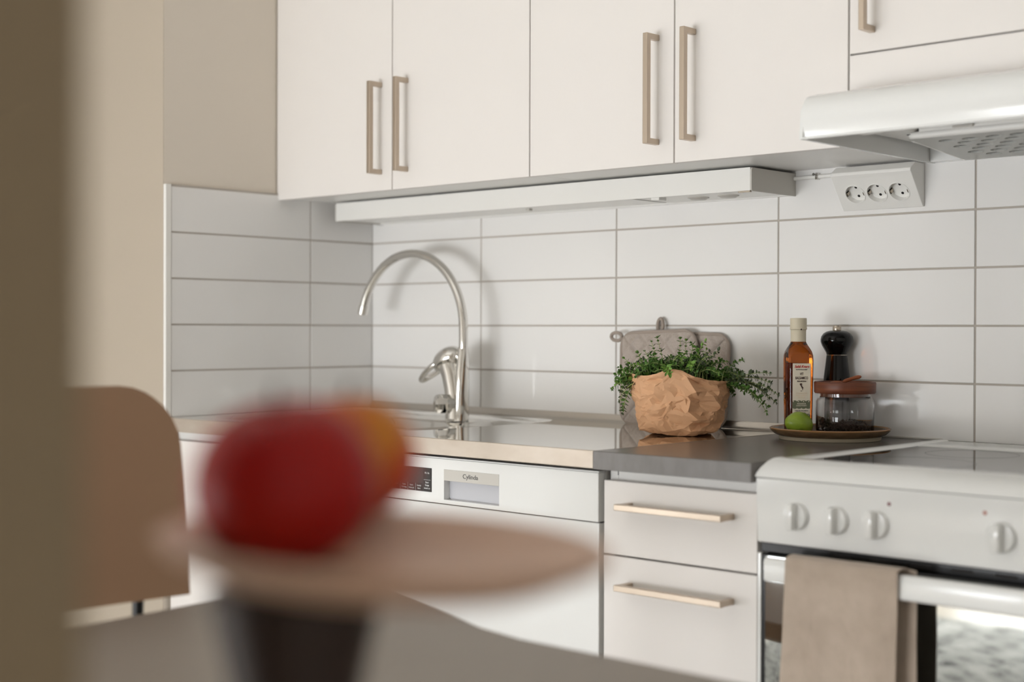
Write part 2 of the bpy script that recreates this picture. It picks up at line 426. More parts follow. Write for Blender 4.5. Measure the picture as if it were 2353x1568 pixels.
c = new(); box(c, 1.535, 1.575, -.42, -.30, 1.412, 1.452, .005); box(c, 1.58, 1.605, -.42, -.30, 1.416, 1.452, .005)
box(c, 1.525, 1.60, -.29, -.10, 1.42, 1.452, .006); obj('lamp_housing', c, M_plastic, t)

# ================================================================== UNDER-CABINET LIGHT
t = thing('under_cabinet_light', 'long white box light under the wall cabinets above the sink', 'light', (.63, -.08, 1.352))
c = new(); box(c, .048, 1.226, -.160, -.158, 1.3535, 1.3965, .0006)
box(c, .048, 1.226, -.158, -.002, 1.3945, 1.3965)
box(c, .048, 1.226, -.02, -.002, 1.3535, 1.3965, .001)
obj('housing', c, M_plastic, t)
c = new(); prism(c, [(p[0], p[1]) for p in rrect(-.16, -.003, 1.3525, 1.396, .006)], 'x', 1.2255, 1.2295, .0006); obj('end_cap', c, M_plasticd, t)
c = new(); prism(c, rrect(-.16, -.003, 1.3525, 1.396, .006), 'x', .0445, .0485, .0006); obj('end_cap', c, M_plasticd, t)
c = new(); box(c, .05, .93, -.157, -.021, 1.356, 1.36); obj('diffuser', c, M_plastic, t)
c = new(); box(c, .95, 1.222, -.157, -.021, 1.355, 1.36); s = obj('socket_strip', c, M_plastic, t)
for x in (1.06, 1.13):
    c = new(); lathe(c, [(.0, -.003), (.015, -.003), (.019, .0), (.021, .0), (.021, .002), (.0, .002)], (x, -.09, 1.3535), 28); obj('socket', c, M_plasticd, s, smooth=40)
c = new(); box(c, .985, 1.005, -.145, -.12, 1.3495, 1.356, .0015); obj('switch', c, M_plastic, s)
c = new(); box(c, 1.196, 1.222, -.155, -.148, 1.351, 1.355, .0008); obj('clip', c, M_sil, t)
c = new(); box(c, .62, .63, -.11, -.1, 1.3515, 1.356); obj('latch', c, M_plasticd, t)

# ================================================================== SURFACE SOCKET + CONDUIT
t = thing('triple_socket', 'white wedge-shaped triple power socket on the tiles under the hood', 'power socket', (1.416, 0, 1.318))
sec = [(-.009, 1.3958), (-.044, 1.3958), (-.0615, 1.384), (-.0625, 1.379), (-.057, 1.373), (-.014, 1.3175), (-.009, 1.3185)]
c = new(); prism(c, sec, 'x', 1.336, 1.4965, .0012)
hs = obj('housing', c, M_plastic, t)
sl = Vector((0, .043, -.0555)).normalized()                      # down the sloping face
nrm = Vector((0, -.0555, -.043)).normalized()
Rm = Matrix((Vector((1, 0, 0)), -sl, nrm)).transposed().to_4x4()
mid = Vector((0, -.0355, 1.3453))
for xs in (1.3725, 1.4165, 1.4605):
    cc = Vector((xs, mid.y, mid.z)) + nrm * .0002
    c = new(); lathe(c, [(0, -.011), (.0188, -.011), (.0188, .01), (0, .01)], (0, 0, 0), 36)
    bmesh.ops.transform(c, matrix=Matrix.Translation(cc) @ Rm, verts=c.verts)
    cut = obj('cutter', c, M_plastic, t)
    md = hs.modifiers.new('b', 'BOOLEAN'); md.operation = 'DIFFERENCE'; md.object = cut; md.solver = 'EXACT'
    bpy.context.view_layer.update()
    me = bpy.data.meshes.new_from_object(hs.evaluated_get(bpy.context.evaluated_depsgraph_get()))
    hs.modifiers.clear(); hs.data = me; bpy.data.objects.remove(cut)
    c = new(); lathe(c, [(.0204, -.0004), (.0202, .0009), (.0186, .0009), (.0184, -.0100), (.0, -.0104), (.0, -.0109), (.0187, -.0109)], (0, 0, 0), 40)
    bmesh.ops.transform(c, matrix=Matrix.Translation(cc) @ Rm, verts=c.verts)
    w_ = obj('socket_well', c, M_plastic, t, smooth=35)
    for s_ in (-1, 1):
        c = new(); lathe(c, [(.0, .0004), (.0026, .0004), (.0026, -.0004)], (0, s_ * .0095, -.0101), 14)
        bmesh.ops.transform(c, matrix=Matrix.Translation(cc) @ Rm, verts=c.verts); obj('pin_hole', c, M_dark, w_)
        c = new(); box(c, s_ * .0168 - .0014, s_ * .0168 + .0014, -.0028, .0028, -.0095, -.0006, .0005)
        bmesh.ops.transform(c, matrix=Matrix.Translation(cc) @ Rm, verts=c.verts); obj('earth_clip', c, M_sil, w_)
        c = new(); box(c, s_ * .0172 - .0010, s_ * .0172 + .0010, -.0040, -.0028, -.009, -.0008); box(c, s_ * .0172 - .0010, s_ * .0172 + .0010, .0028, .0040, -.009, -.0008)
        bmesh.ops.transform(c, matrix=Matrix.Translation(cc) @ Rm, verts=c.verts); obj('clip_slot', c, M_dark, w_)
t = thing('cable_conduit', 'thin white cable on the tiles between light and power socket', 'cable', (1.28, -.01, 1.386))
c = new(); tube(c, [(1.229, -.013, 1.386), (1.28, -.013, 1.3865), (1.336, -.013, 1.387)], .004, 12); obj('cable', c, M_plastic, t, smooth=60)
c = new(); box(c, 1.277, 1.283, -.0185, -.0085, 1.3805, 1.3925, .001); lathe(c, [(0, .0015), (.0028, .0015), (.0028, 0)], (1.274, -.017, 1.391), 10, 'y'); obj('clip', c, M_chrome, t)

# ================================================================== WORKTOPS
XS = 1.232                                                       # seam between steel and laminate
ZT = .9
t = thing('steel_worktop', 'polished stainless steel sink worktop running from corner to laminate seam', 'worktop', (.6, -.3, .87))
# top sheet with a recessed sink deck (x .06-.70) and a bowl in it
bx0, bx1, by0, by1, br = .05, .70, -.56, -.045, .10
st = new()
def ring(x0, x1, y0, y1, r, z, n=8):
    return [st.verts.new((p[0], p[1], z)) for p in rrect(x0, x1, y0, y1, r, n)]
def bridge(a, b_):
    n = len(a)
    for i in range(n): st.faces.new((a[i], a[(i + 1) % n], b_[(i + 1) % n], b_[i]))
outer = ring(.009, XS, -.617, -.012, .0005, ZT)
r1 = ring(bx0, bx1, by0, by1, br, ZT); bridge(outer, r1)
r2 = ring(bx0 + .004, bx1 - .004, by0 + .004, by1 - .004, br - .004, ZT - .002); bridge(r1, r2)
r3 = ring(bx0 + .014, bx1 - .014, by0 + .014, by1 - .014, br - .01, ZT - .010); bridge(r2, r3)
r4 = ring(bx0 + .05, bx1 - .18, by0 + .04, by1 - .11, .07, ZT - .0125); bridge(r3, r4)
r5 = ring(bx0 + .06, bx1 - .19, by0 + .05, by1 - .12, .065, ZT - .025); bridge(r4, r5)
r6 = ring(bx0 + .075, bx1 - .205, by0 + .065, by1 - .135, .055, ZT - .15); bridge(r5, r6)
st.faces.new(r6)
bmesh.ops.recalc_face_normals(st, faces=st.faces)
if max(st.faces, key=lambda f: f.calc_area()).normal.z < 0: bmesh.ops.reverse_faces(st, faces=st.faces)
obj('sink_top', st, M_steel, t, smooth=14)
c = new(); prism(c, [(-.009, .8995), (-.009, .9145), (-.0105, .915), (-.0125, .912), (-.0145, .905), (-.018, .9012), (-.024, .9003), (-.024, .8995)], 'x', .009, XS); obj('rear_upstand', c, M_steelu, t, smooth=50)
c = new(); box(c, .009, XS, -.6175, -.6115, .8712, .9004, .001); obj('front_edge', c, M_steele, t, label='brushed steel front edge, paler than the top')
t = thing('laminate_worktop', 'dark grey laminate worktop between the steel top and the stove', 'worktop', (1.38, -.3, .87))
c = new(); box(c, XS + .0005, 1.5335, -.6165, -.0095, .8995, .9, .0002, 1); obj('top_surface', c, M_lam, t)
c = new(); box(c, XS + .0005, 1.5335, -.6175, -.0095, .8705, .8994, .0006, 1); obj('core', c, M_lame, t, label='lighter grey front edge')
c = new(); box(c, XS + .0001, XS + .0007, -.6165, -.0125, .8996, .9002); obj('seam_strip', c, M_steele, t)
c = new(); box(c, XS, 1.5335, -.0125, -.0090, .9, .9035, .001); obj('sealant', c, M_plasticd, t)

# ================================================================== BASE UNITS
def bar_handle_h(x0, x1, z, parent, yd):
    h = new()
    box(h, x0, x1, yd - .037, yd - .026, z - .005, z + .005, .001)
    for x in (x0, x1 - .0105): box(h, x, x + .0105, yd - .028, yd, z - .0045, z + .0045, .0008)
    return obj('handle', h, M_handle, parent, label='brushed nickel bar handle')
YB = -.6
t = thing('drawer_unit', 'narrow white drawer unit with bar handles between dishwasher and stove', 'cabinet', (1.387, -.3, 0))
c = new(); box(c, 1.2405, 1.5335, -.581, -.02, .1, .8703, .0008, 1); box(c, 1.2405, 1.256, -.5818, -.57, .1, .8703)
obj('carcass', c, M_carc, t)
c = new(); box(c, 1.2555, 1.2563, -.5822, -.58, .86, .8700); obj('panel_joint', c, M_gap, t)
for z0, z1, hz in ((.7345, .8525, .8155), (.525, .7315, .688), (.29, .522, .48), (.11, .287, .245)):
    c = new(); box(c, 1.2415, 1.5335, YB, YB + .0165, z0, z1, .001); d = obj('drawer', c, M_cab, t)
    bar_handle_h(1.2905, 1.4935, hz, d, YB)
t = thing('dishwasher', 'white built-under dishwasher with dark display panel below the steel worktop', 'dishwasher', (.935, -.3, 0))
dx0, dx1 = .636, 1.2325
c = new(); box(c, dx0, dx1, -.585, -.03, .1, .866, .001); obj('body', c, M_carc, t)
c = new(); box(c, dx0, dx1, -.578, -.0305, .8663, .8703); obj('top_gap_shade', c, M_gap, t)  # dark sheet for the shade in the gap under the worktop
# control panel with a grip opening built from strips around it
gx0, gx1, gz0, gz1 = .8755, 1.0112, .7905, .8450
c = new()
ypf, ypb = -.604, -.586
for a in ((dx0, gx0, .7835, .863), (gx1, dx1, .7835, .863), (gx0, gx1, .7835, gz0), (gx0, gx1, gz1, .863)):
    box(c, a[0], a[1], ypf, ypb, a[2], a[3])
cp = obj('control_panel', c, M_white, t)
c = new(); box(c, dx0, dx1, -.6025, -.586, .8632, .866, .0008); obj('top_trim', c, M_white, t)
c = new(); prism(c, [(gx0 - .0005, gz1), (gx0 - .0005, gz0 + .006), (gx0 + .0015, gz0 + .0015), (gx0 + .006, gz0 - .0005), (gx1 - .006, gz0 - .0005), (gx1 - .0015, gz0 + .0015), (gx1 + .0005, gz0 + .006), (gx1 + .0005, gz1)], 'y', ypf + .0140, ypb)
obj('grip_recess', c, mat('silver_plastic', c8(196, 196, 200), .3), cp)
c = new(); box(c, gx0, gx1, ypf - .0008, ypf + .006, .8248, .8450, .0006); gp = obj('grip_plate', c, M_plasticd, cp)
c = new(); text(c, 'Cylinda', .0115, fr(.9425, ypf - .0012, .8352), width=.0375); obj('lettering', c, M_ink, gp, label='Cylinda lettering')
DX = -.0262
c = new(); box(c, .722 + DX, .870 + DX, ypf - .0012, ypf + .004, .8015, .8445, .0006); dp = obj('display', c, M_disp, cp, label='dark grey display panel')
c = new(); box(c, .722 + DX, .8475 + DX, ypf - .0016, ypf, .8015, .8155, .0002, 1); box(c, .849 + DX, .870 + DX, ypf - .0016, ypf, .8015, .8445, .0002, 1); obj('key_field', c, M_dispd, dp)
c = new()
for x in (.7475, .7680, .7885, .809, .8295): box(c, x + DX - .0002, x + DX + .0002, ypf - .0018, ypf - .0015, .802, .8153)
box(c, .8510 + DX, .8685 + DX, ypf - .0018, ypf - .0015, .8226, .8231)
for i, s_ in enumerate(('På / Av',)): text(c, s_, .0048, fr(.8597 + DX, ypf - .0018, .8352), width=.0115)
text(c, 'Start', .0045, fr(.8597 + DX, ypf - .0018, .8182)); text(c, 'Stopp', .0045, fr(.8597 + DX, ypf - .0018, .8132)); text(c, 'Nollställ 3 sek', .0034, fr(.8597 + DX, ypf - .0018, .8075), width=.0155)
for x, a, b_ in ((.8385, 'Fördröjd', 'Start'), (.8185, 'Extra', 'Undertryck'), (.7985, 'Extra', 'Torkning'), (.778, 'Timer', ''), (.757, 'Program', '')):
    text(c, a, .0040, fr(x + DX, ypf - .0018, .8112), width=.0105 if len(a) > 5 else None)
    if b_: text(c, b_, .0040, fr(x + DX, ypf - .0018, .8062), width=.0135 if len(b_) > 5 else None)
obj('lettering', c, M_inkw, dp, label='small white lettering')
c = new(); box(c, dx0, dx1, -.602, -.584, .13, .7815, .0015); obj('door', c, M_white, t)
c = new(); box(c, dx0, dx1, -.5985, -.586, .7812, .7838); obj('door_joint', c, M_gap, t)
t = thing('sink_cabinet', 'white base cabinet under the sink in the corner, half hidden by fruit', 'cabinet', (.32, -.3, 0))
c = new()
box(c, .012, .632, -.581, -.03, .1, .72, .0008, 1); box(c, .012, .632, -.581, -.565, .72, .870); obj('carcass', c, M_carc, t)
for a, b_ in ((.012, .3215), (.3235, .632)):
    c = new(); box(c, a, b_, YB, YB + .0165, .11, .8505, .001); d = obj('door', c, M_cab, t)
c = new(); box(c, 0.012, 1.5335, -.545, -.53, 0, .1); tag(obj('plinth', c, M_cab, loc=(.7, -.54, 0)), 'white plinth board along the foot of the base units', 'plinth')

# ================================================================== STOVE
sx0, sx1 = 1.5375, 2.1375
t = thing('stove', 'white free-standing electric stove with black glass hob and mirror oven door', 'stove', (1.8375, -.3, 0))
c = new(); box(c, sx0, sx1, -.585, -.03, 0.08, .888, .001); obj('body', c, M_white, t)
# hob frame: rim pieces with a rounded, raised front lip
lip = [(-.535, .8985), (-.541, .9045), (-.555, .9065), (-.575, .9055), (-.590, .9015), (-.602, .8935), (-.609, .886), (-.6115, .8805), (-.608, .8785), (-.535, .8785)]
def lipseg(x0, x1, x0t, x1t):
    tt = new(); n = len(lip)
    A = []; B = []
    for (y, z) in lip:
        k = max(0, min(1, (z - .8805) / .022))
        A.append(tt.verts.new((x0 + (x0t - x0) * k ** 1.3, y, z))); B.append(tt.verts.new((x1 + (x1t - x1) * k ** 1.3, y, z)))
    tt.faces.new(A); tt.faces.new(B[::-1])
    for i in range(n): tt.faces.new((A[i], B[i], B[(i + 1) % n], A[(i + 1) % n]))
    bmesh.ops.recalc_face_normals(tt, faces=tt.faces)
    return tt
c = new(); merge(c, lipseg(sx0 - .001, sx1 + .001, sx0 + .007, sx1 - .007))
obj('hob_lip', c, M_white, t, smooth=40)
c = new()
prof_s = [(0, .8885), (0, .8975), (.003, .9025), (.009, .9045), (.020, .9035), (.028, .8995), (.028, .8885)]
prism(c, [(sx0 + p[0] - .003, p[1]) for p in prof_s], 'y', -.54, -.034)
prism(c, [(sx1 - p[0] + .003, p[1]) for p in prof_s], 'y', -.54, -.034)
box(c, sx0 + .02, sx1 - .02, -.155, -.034, .8885, .9022, .003)
obj('hob_rim', c, M_white, t, smooth=40)
c = new(); box(c, sx0 + .0255, sx1 - .0255, -.5345, -.156, .8885, .9005, .001); g_ = obj('hob_glass', c, M_hob, t, label='black ceramic glass cooking surface')
for cx, cy, r_ in ((1.70, -.44, .09), (1.98, -.44, .072), (1.70, -.245, .072), (1.98, -.245, .09)):
    c = new(); lathe(c, [(r_, .0), (r_, .0002), (r_ - .0015, .0002), (r_ - .0015, 0)], (cx, cy, .90045), 64, close=True); obj('cooking_zone', c, M_disp, g_)
# control panel, knobs, lamps
c = new(); prism(c, [(-.585, .7835), (-.603, .7835), (-.6045, .785), (-.6095, .8765), (-.6085, .8783), (-.585, .8783)], 'x', sx0, sx1, .0006); cp = obj('control_panel', c, M_white, t)
def knob(x, z):
    k_ = new(); lathe(k_, [(0.0205, 0), (.0205, .003), (.0195, .0045), (.0185, .0075), (.0, .0085)], (0, 0, 0), 40)
    g = new(); box(g, -.0052, .0052, -.0188, .0188, .004, .0215, .0018); merge(k_, g)
    bmesh.ops.transform(k_, matrix=Matrix.Translation((x, -.6072 + (z - .83) * -.05, z)) @ FRONT, verts=k_.verts)
    return obj('knob', k_, M_white, cp, smooth=35)
for x in (1.6045, 1.669, 1.731, 1.9115, 1.974, 2.038): knob(x, .8275)
for x, m_ in ((1.752, M_redlamp), (1.8895, M_orglamp)):
    c = new(); lathe(c, [(0, .0018), (.0018, .0015), (.0026, 0)], (x, -.6085, .8575), 16, 'y'); obj('indicator_lamp', c, m_, cp)
# oven
c = new(); box(c, sx0 + .006, sx1 - .006, -.5865, -.5845, .10, .783); obj('oven_gasket', c, M_black, t)
c = new(); box(c, sx0 + .003, sx1 - .003, -.60, -.586, .7695, .7832, .001); obj('vent_strip', c, M_black, t)
for s_ in range(7):
    c = new(); box(c, 1.66 + s_ * .06, 1.69 + s_ * .06, -.6006, -.5995, .774, .7785); obj('vent_slot', c, M_dark, t)
c = new(); box(c, sx0 + .002, sx1 - .002, -.603, -.588, .30, .7675, .003); dr = obj('oven_door', c, M_black, t)
c = new(); box(c, sx0 + .0005, sx0 + .0065, -.6055, -.588, .30, .7675, .001); obj('door_edge', c, M_white, dr)
# glass pane, bowed very slightly near its left edge
c = new(); gp_ = []
NX = 30
for i in range(NX + 1):
    u = i / NX; x = sx0 + .0135 + u * (sx1 - sx0 - .027); bow = -.0022 * (1 - math.exp(-u * 18)) * 1
    gp_.append((x, -.6045 + bow * .6))
A = [c.verts.new((p[0], p[1], .31)) for p in gp_]; B = [c.verts.new((p[0], p[1], .764)) for p in gp_]
for i in range(NX): c.faces.new((A[i], A[i + 1], B[i + 1], B[i]))
A2 = [c.verts.new((p[0], -.6025, .31)) for p in gp_]; B2 = [c.verts.new((p[0], -.6025, .764)) for p in gp_]
for i in range(NX): c.faces.new((B[i], B[i + 1], B2[i + 1], B2[i])); c.faces.new((A2[i], A2[i + 1], A[i + 1], A[i]))
c.faces.new((A[0], B[0], B2[0], A2[0])); c.faces.new((A[-1], A2[-1], B2[-1], B[-1]))
bmesh.ops.recalc_face_normals(c, faces=c.faces)
obj('door_glass', c, M_oven, dr, smooth=40, label='mirrored oven glass')
c = new(); prism(c, rrect(-.6575, -.6405, .7365, .7705, .006), 'x', sx0 + .045, sx1 - .045, 0)
for x in (sx0 + .05, sx1 - .075): box(c, x, x + .025, -.642, -.603, .742, .764, .003)
obj('handle', c, M_white, dr, smooth=40, label='white horizontal handle bar')
c = new(); box(c, sx0 + .004, sx1 - .004, -.60, -.586, .10, .295, .002); obj('storage_drawer', c, M_white, t)

# towel over the handle
def towel():
    c = new(); NX, = (26,)
    path = []
    for i in range(26): path.append((-.6625 - .0015 * math.sin(i * .3), .47 + (.7735 - .47) * i / 25, 0))
    for i in range(1, 7):
        a = PI * i / 7; path.append((-.6490 - .0135 * math.cos(a), .7735 + .0035 * math.sin(a), 1))
    for i in range(24): path.append((-.6355, .7735 - (.7735 - .50) * i / 23, 2))
    vs = []
    for j, (y, z, s) in enumerate(path):
        row = []
        for i in range(NX + 1):
            u = i / NX
            xo = 1.6235 + u * .171 + (.012 * (1 if s == 2 else 0))
            drop = max(0, .7735 - z)
            xo += -.014 * drop / .3 * (1 - u) * .9 + .004 * math.sin(z * 18) * drop - (.022 * drop * u if s != 2 else -.01 * drop)
            yy = y + (.0035 * math.sin(u * 9 + z * 6) * min(1, drop / .1) * (1 if s == 0 else .3))
            yy += .002 * noise.noise(Vector((u * 4, z * 14, s)))
            if s == 0: yy = min(yy, -.6585)
            row.append(c.verts.new((xo, yy, z)))
        vs.append(row)
    for a, b_ in zip(vs, vs[1:]):
        for i in range(NX): c.faces.new((a[i], a[i + 1], b_[i + 1], b_[i]))
    bmesh.ops.recalc_face_normals(c, faces=c.faces)
    bmesh.ops.solidify(c, geom=c.faces[:], thickness=.0022)
    return c
tag(obj('kitchen_towel', towel(), M_towel, loc=(1.71, -.649, .6), smooth=60), 'beige linen kitchen towel hanging over the white oven handle', 'towel')

# ================================================================== TAP
tx, ty, tz = .412, -.118, .8906
t = thing('kitchen_tap', 'chrome kitchen tap with high curved spout behind the sink', 'tap', (tx, ty, tz))
def ell(c, path, radii, n=20):
    """swept elliptical tube: radii list of (rx, ry), path in world"""
    tt = new(); rings = []
    P = [Vector(p) for p in path]
    for i, p in enumerate(P):
        d = (P[min(i + 1, len(P) - 1)] - P[max(i - 1, 0)]).normalized()
        yv = Vector((0, 1, 0)); u = d.cross(yv).normalized(); v = yv
        rings.append([tt.verts.new(p + u * math.cos(2 * PI * k / n) * radii[i][0] + v * math.sin(2 * PI * k / n) * radii[i][1]) for k in range(n)])
    for a, b_ in zip(rings, rings[1:]):
        for i in range(n): tt.faces.new((a[i], a[(i + 1) % n], b_[(i + 1) % n], b_[i]))
    tt.faces.new(rings[0][::-1]); tt.faces.new(rings[-1])
    bmesh.ops.recalc_face_normals(tt, faces=tt.faces)
    return merge(c, tt)
c = new()
# slanted body plus upright rear column
ell(c, [(tx + .006, ty, tz), (tx + .005, ty, tz + .03), (tx + .000, ty, tz + .07), (tx - .008, ty, tz + .105), (tx - .018, ty, tz + .128)], [(.026, .026), (.024, .024), (.0235, .024), (.025, .025), (.027, .026)])
ell(c, [(tx + .022, ty, tz), (tx + .023, ty, tz + .05), (tx + .024, ty, tz + .11), (tx + .026, ty, tz + .15), (tx + .026, ty, tz + .162)], [(.012, .020), (.0125, .019), (.0145, .017), (.0135, .0135), (.0125, .0125)])
obj('tap_body', c, M_chrome, t, smooth=50)
c = new(); lathe(c, [(.027, 0), (.027, .003), (.024, .006)], (tx + .006, ty, tz - .001), 40); obj('base_ring', c, M_chrome, t, smooth=40)
c = new(); sp = [(tx + .027, ty, tz + .155), (tx + .027, ty, 1.098)]
R0 = .1725; cxs = tx + .027 - R0
for i in range(1, 31):
    a = math.radians(166) * i / 30; sp.append((cxs + R0 * math.cos(a), ty, 1.098 + R0 * math.sin(a)))
tube(c, sp, .0102, 20); obj('spout', c, M_chrome, t, smooth=60)
e = Vector(sp[-1]); d = (e - Vector(sp[-2])).normalized()
c = new(); tube(c, [e - d * .012, e - d * .011, e + d * .008, e + d * .009], [.0105, .0122, .0122, .011], 20); obj('aerator', c, M_chrome, t, smooth=40)
# lever: domed head with a looped grip
c = new(); hd = Vector((tx - .022, ty, tz + .136))
tt = new(); bmesh.ops.create_uvsphere(tt, u_segments=28, v_segments=16, radius=1)
merge(c, tt, Matrix.Translation(hd) @ Matrix.Rotation(math.radians(-28), 4, 'Y') @ Matrix.Diagonal((.043, .029, .0275, 1)))
lp = []
for i in range(25):
    a = 2 * PI * i / 24
    lp.append((hd.x - .048 + .037 * math.cos(a), ty + .020 * math.sin(a) * (1 + .35 * math.cos(a)), hd.z - .026 + .023 * math.cos(a)))
tube(c, lp, .0066, 12, cap=False); obj('lever', c, M_chrome, t, smooth=60)
c = new(); ko = Vector((tx + .006, ty - .02, tz + .038))
tt = new(); lathe(tt, [(0, .036), (.016, .036), (.0215, .031), (.0225, .02), (.0215, .008), (.016, .004), (.014, -.01)], (0, 0, 0), 10)
merge(c, tt, Matrix.Translation(ko) @ Matrix.Rotation(math.radians(-35), 4, 'Z') @ Matrix.Rotation(PI / 2, 4, 'X'))
obj('valve_knob', c, M_chrome, t, smooth=30)

# ================================================================== POT HOLDERS
def pot_holder(name, label, x0, zb, rot, ywall, loop, size=.195):
    cx, cz = x0 + size / 2, zb + size / 2
    root = thing(name, label, 'pot holder', (cx, ywall, zb), 'quilted pot holders')
    lean = math.radians(3)
    M = Matrix.Translation((cx, ywall - .008, cz)) @ Matrix.Rotation(-lean, 4, 'X') @ Matrix.Rotation(rot, 4, 'Y')
    N = 84; tt = new(); F = []; Bk = []
    h = size / 2; r = .03
    def inside(u, v):
        # squircle mapping of a square grid onto the rounded square
        x, z = u * h, v * h
        ax, az = abs(x) - (h - r), abs(z) - (h - r)
        if ax > 0 and az > 0:
            L = math.hypot(ax, az); m = max(ax, az)
            k_ = m / L if L else 1
            x = math.copysign(h - r + ax * k_, x); z = math.copysign(h - r + az * k_, z)
        return x, z
    for i in range(N + 1):
        ra = []; rb = []
        for j in range(N + 1):
            x, z = inside(i / N * 2 - 1, j / N * 2 - 1)
            p1, p2 = (x + z) / .0235, (x - z) / .0235
            q = min(abs(math.sin(p1 * PI / 2 * 1.0)), abs(math.sin(p2 * PI / 2 * 1.0)))
            edge = min(h - abs(x), h - abs(z)); e_ = min(1, max(0, edge / .012))
            y = -.002 - .0068 * min(1, q * 1.7) ** .5 * e_
            ra.append(tt.verts.new((x, y, z))); rb.append(tt.verts.new((x, .001, z)))
        F.append(ra); Bk.append(rb)
    for i in range(N):
        for j in range(N):
            tt.faces.new((F[i][j], F[i + 1][j], F[i + 1][j + 1], F[i][j + 1])); tt.faces.new((Bk[i][j], Bk[i][j + 1], Bk[i + 1][j + 1], Bk[i + 1][j]))
    bmesh.ops.transform(tt, matrix=M, verts=tt.verts)
    obj('quilted_pad', tt, M_linen, root, smooth=70)
    tt = new(); P = [M @ Vector((p[0], -.001, p[1])) for p in rrect(-h, h, -h, h, r, 8)]
    tube(tt, P + [P[0], P[1]], .0042, 8, cap=False); obj('binding', tt, M_bind, root, smooth=80)
    tt = new(); lx, lz, ang = loop; LP = []
    for i in range(15):
        a = 2 * PI * i / 14
        q = Matrix.Rotation(-ang, 3, 'Y') @ Vector((.0145 * (1 - math.cos(a)), .002 * math.sin(a), .0085 * math.sin(a)))
        LP.append(M @ Vector((lx + q.x, -.003 + q.y, lz + q.z)))
    tube(tt, LP, .0038, 8, cap=False)
    obj('hanging_loop', tt, M_bind, root, smooth=60)
    return root
pot_holder('pot_holder', 'front linen pot holder with its loop at the upper left, behind the herb', .827, .9015, math.radians(-2.0), -.028, (-.093, .088, PI), .19)
pot_holder('pot_holder', 'rear linen pot holder showing right of the front one, loop on top', .897, .9015, math.radians(1.0), -.013, (-.078, .094, PI / 2), .186)

# ================================================================== PAPER BAG WITH THYME
pc = Vector((1.112, -.218, .9))
def bag():
    t_ = new(); NA, NZ = 24, 9; G = []
    rnd = random.Random(11)
    va = math.atan2(CAM.y - pc.y, CAM.x - pc.x)                # angle that faces the camera
    def rim(a):
        d = (a - va + PI) % (2 * PI) - PI                      # 0 towards camera, + is to the right in the picture
        u = math.sin(d)
        z = .112 + .012 * math.exp(-((u + .18) / .28) ** 2) - .014 * max(0, u) ** 1.2 + .002 * math.sin(5 * a)
        if math.cos(d) < 0: z += .004
        return z
    for k_ in range(NZ + 1):
        v = k_ / NZ; ring_ = []
        for i in range(NA):
            a = 2 * PI * (i + .5 * (k_ % 2)) / NA + rnd.uniform(-.11, .11) * (0 < k_ < NZ)
            d = (a - va + PI) % (2 * PI) - PI
            r = .072 + .022 * v + (.004 * math.sin(v * PI))
            if k_ == 0: r -= .012
            r += rnd.uniform(-1, 1) * .0046 * (.4 + .6 * math.sin(v * PI) if k_ else .3)
            # a big fold: bulge left of it, tuck to its right
            f = d - .42 + .18 * (v - .5)
            if -.5 < f < 0: r += .007 * (1 + f / .5)
            elif 0 <= f < .4: r -= .011 * (1 - f / .4)
            z = v * rim(a) + rnd.uniform(-.0055, .0055) * (0 < k_ < NZ) + (.0045 * (0.5 + .5 * math.sin(3 * a + 1)) if k_ == 0 else 0)
            sq = 1 + .05 * math.cos(4 * (a - va - .6))
            ring_.append(t_.verts.new((pc.x + r * sq * math.cos(a), pc.y + r * sq * math.sin(a), .9006 + z)))
        G.append(ring_)
    for k_ in range(NZ):
        for i in range(NA):
            j = (i + 1) % NA
            A_, B_, C_, D_ = G[k_][i], G[k_][j], G[k_ + 1][j], G[k_ + 1][i]
            if k_ % 2 == 0: t_.faces.new((A_, B_, D_)); t_.faces.new((B_, C_, D_))
            else: t_.faces.new((A_, B_, C_)); t_.faces.new((A_, C_, D_))
    cb = t_.verts.new((pc.x, pc.y, .9012))
    for i in range(NA): t_.faces.new((cb, G[0][(i + 1) % NA], G[0][i]))
    # fractal crumpling
    for lvl, amp in ((0, .0024), (1, .0011)):
        old = set(v for v in t_.verts)
        bmesh.ops.subdivide_edges(t_, edges=t_.edges[:], cuts=1, use_grid_fill=True)
        bmesh.ops.triangulate(t_, faces=t_.faces[:])
        for v in t_.verts:
            if v not in old:
                d_ = Vector((v.co.x - pc.x, v.co.y - pc.y, 0))
                if d_.length > .03: v.co += d_.normalized() * rnd.uniform(-amp, amp) + Vector((0, 0, rnd.uniform(-amp, amp) * .4))
                if v.co.z < .9006: v.co.z = .9006
    bmesh.ops.recalc_face_normals(t_, faces=t_.faces)
    bmesh.ops.solidify(t_, geom=t_.faces[:], thickness=.0006)
    return t_
bg = obj('paper_bag', bag(), M_paper, loc=pc, smooth=22)
tag(bg, 'crumpled brown kraft paper bag wrapped around the pot of herbs', 'paper bag')

